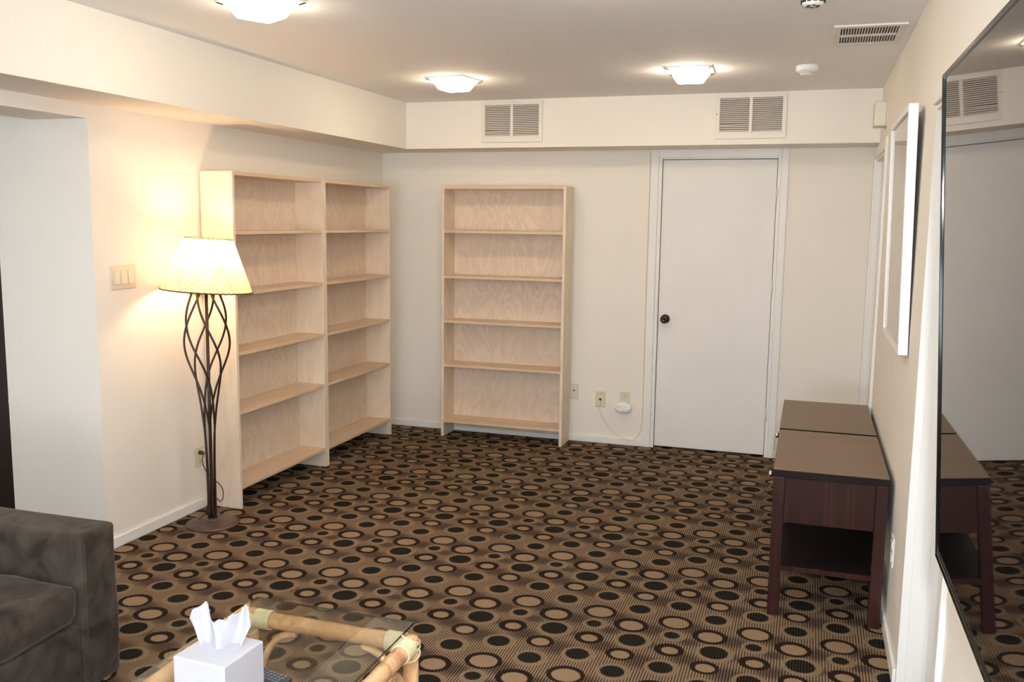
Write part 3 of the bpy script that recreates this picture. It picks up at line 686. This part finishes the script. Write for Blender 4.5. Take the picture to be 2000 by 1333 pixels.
# ------------------------------------------------------------------ rattan coffee table with glass top
CX, CY = 1.868, -4.66
t = thing('coffee_table', (CX, CY, 0), 'rattan coffee table with clear glass top and cane-bound corners', 'coffee table')
xl, xr, yf, yn = 1.612-CX, 2.124-CX, -4.150-CY, -5.20-CY
ZR = .426; R = .0235
def seg_pts(a, b_, n=6): a, b_ = Vector(a), Vector(b_); return [a+(b_-a)*i/(n-1) for i in range(n)]
for nm, a, b_ in (('rail',(xl,yf,ZR),(xr,yf,ZR)), ('rail',(xl,yn,ZR),(xr,yn,ZR)), ('rail',(xl,yf,ZR),(xl,yn,ZR)), ('rail',(xr,yf,ZR),(xr,yn,ZR))):
    bm = B(); P = seg_pts(a, b_, 14); tube(bm, P, [R*(1+.03*math.sin(i*1.9)) for i in range(14)], 16); obj(nm, bm, 'rattan', t, 0, True)
for x, y in ((xl,yf),(xr,yf),(xl,yn),(xr,yn)):
    sx = 1 if x < 0 else -1; sy = -1 if y > 0 else 1
    bm = B(); tube(bm, [(x,y,0),(x,y,.2),(x,y,.44),(x,y,.449),(x,y,.4515)], [.0215,.021,.022,.019,.008], 16); lg_ = obj('leg', bm, 'rattan', t, 0, True)
    bm = B(); P = smooth_path([(x+sx*.026,y,.10),(x+sx*.028,y,.22),(x+sx*.045,y,.31),(x+sx*.09,y,.375),(x+sx*.15,y,.398)], 6); tube(bm, P, .0105, 12)
    P = smooth_path([(x,y+sy*.026,.10),(x,y+sy*.028,.22),(x,y+sy*.045,.31),(x,y+sy*.09,.375),(x,y+sy*.15,.398)], 6); tube(bm, P, .0105, 12)
    obj('curved_brace', bm, 'rattan', t, 0, True)
    # cane wrapping round both rails and the post: coils
    bm = B()
    for ax in (0, 1):
        for i in range(9):
            o_ = .022+i*.0058
            c = Vector((x+sx*o_, y, ZR)) if ax == 0 else Vector((x, y+sy*o_, ZR))
            ring = []
            for k in range(20):
                an = 2*PI*k/20; rr_ = R+.0022
                ring.append(c + (Vector((0, math.cos(an)*rr_, math.sin(an)*rr_)) if ax == 0 else Vector((math.cos(an)*rr_, 0, math.sin(an)*rr_))))
            tube(bm, ring, .0033, 6, closed=True)
    for i in range(5):
        tube(bm, [Vector((x,y,ZR-.03+.012*i))+Vector((math.cos(2*PI*k/20)*(R+.0015), math.sin(2*PI*k/20)*(R+.0015), .012*math.sin(2*PI*k/20+i))) for k in range(20)], .0030, 6, closed=True)
    obj('cane_binding', bm, 'binding', t, 0, True)
bm = B(); box(bm, 1.592-CX, -5.17-CY, .4535, 2.106-CX, -4.088-CY, .4605); go = obj('glass_top', bm, 'glass', t)
go.data.materials.append(MT['glass_edge'])
for p in go.data.polygons:
    if abs(p.normal.z) < .5: p.material_index = 1
ZG = .4605
# ------------------------------------------------------------------ tissue box
t = thing('tissue_box', (1.868, -4.647, ZG+.0005), 'white cube tissue box with a tissue pulled up, on the glass coffee table', 'tissue box', -.05)
s, hb = .071, .142
bm = B(); box(bm, -s, -s, 0, s, s, hb); obj('carton', bm, 'box', t, .004, seg=3)
bm = B(); lathe(bm, [(0,hb+.0002),(.040,hb+.0002),(.040,hb+.0009),(0,hb+.0009)], 30, Matrix.Diagonal((1.2,.8,1,1)), cap=False); obj('opening', bm, 'box', t)
bm = B(); nu, nv = 40, 18; grid = []
def crown(u):      # height of the sheet's free edge along its width
    k = [(0,.070),(.05,.086),(.14,.098),(.24,.102),(.30,.098),(.36,.078),(.42,.062),(.50,.066),(.62,.070),(.76,.078),(.88,.092),(.95,.090),(1,.055)]
    for (a, va), (b_, vb) in zip(k, k[1:]):
        if a <= u <= b_: return va+(vb-va)*(u-a)/(b_-a)
    return .05
for i in range(nu+1):
    u = i/nu; row = []
    for j in range(nv+1):
        v = j/nv; spread = .050+.018*v**1.2
        x = (u-.5)*2*spread - .008 + .012*v*(u-.4)
        y = .015*math.sin(u*9.5)*(1-.3*v) + .006*math.sin(u*21+v*3)*v + .012*v*(u-.2)
        z = hb-.002 + crown(u)*v + .004*math.sin(u*30)*v
        row.append(bm.verts.new((x*.95, y, z)))
    grid.append(row)
for i in range(nu):
    for j in range(nv): bm.faces.new((grid[i][j], grid[i+1][j], grid[i+1][j+1], grid[i][j+1]))
o = obj('tissue', bm, 'tissue', t, 0, True); o.rotation_euler.z = .36; o.location = (.004, .012, 0)
sm = o.modifiers.new('solid', 'SOLIDIFY'); sm.thickness = .0006
# ------------------------------------------------------------------ remote control
t = thing('remote_control', (1.885, -4.508, ZG+.0005), 'dark grey remote control lying on the glass behind the tissue box', 'remote control', -.22)
bm = B(); box(bm, -.085, -.0235, 0, .085, .0235, .017)
for v in bm.verts:
    if v.co.z < .01: v.co.x *= .97; v.co.y *= .9
obj('handset', bm, 'remote', t, .004, seg=3)
bm = B()
for i in range(12):
    for j in range(4):
        box(bm, -.076+i*.0125, -.018+j*.0102, .0168, -.076+i*.0125+.0085, -.018+j*.0102+.0062, .0188)
obj('keypad', bm, 'button', t, .0008)
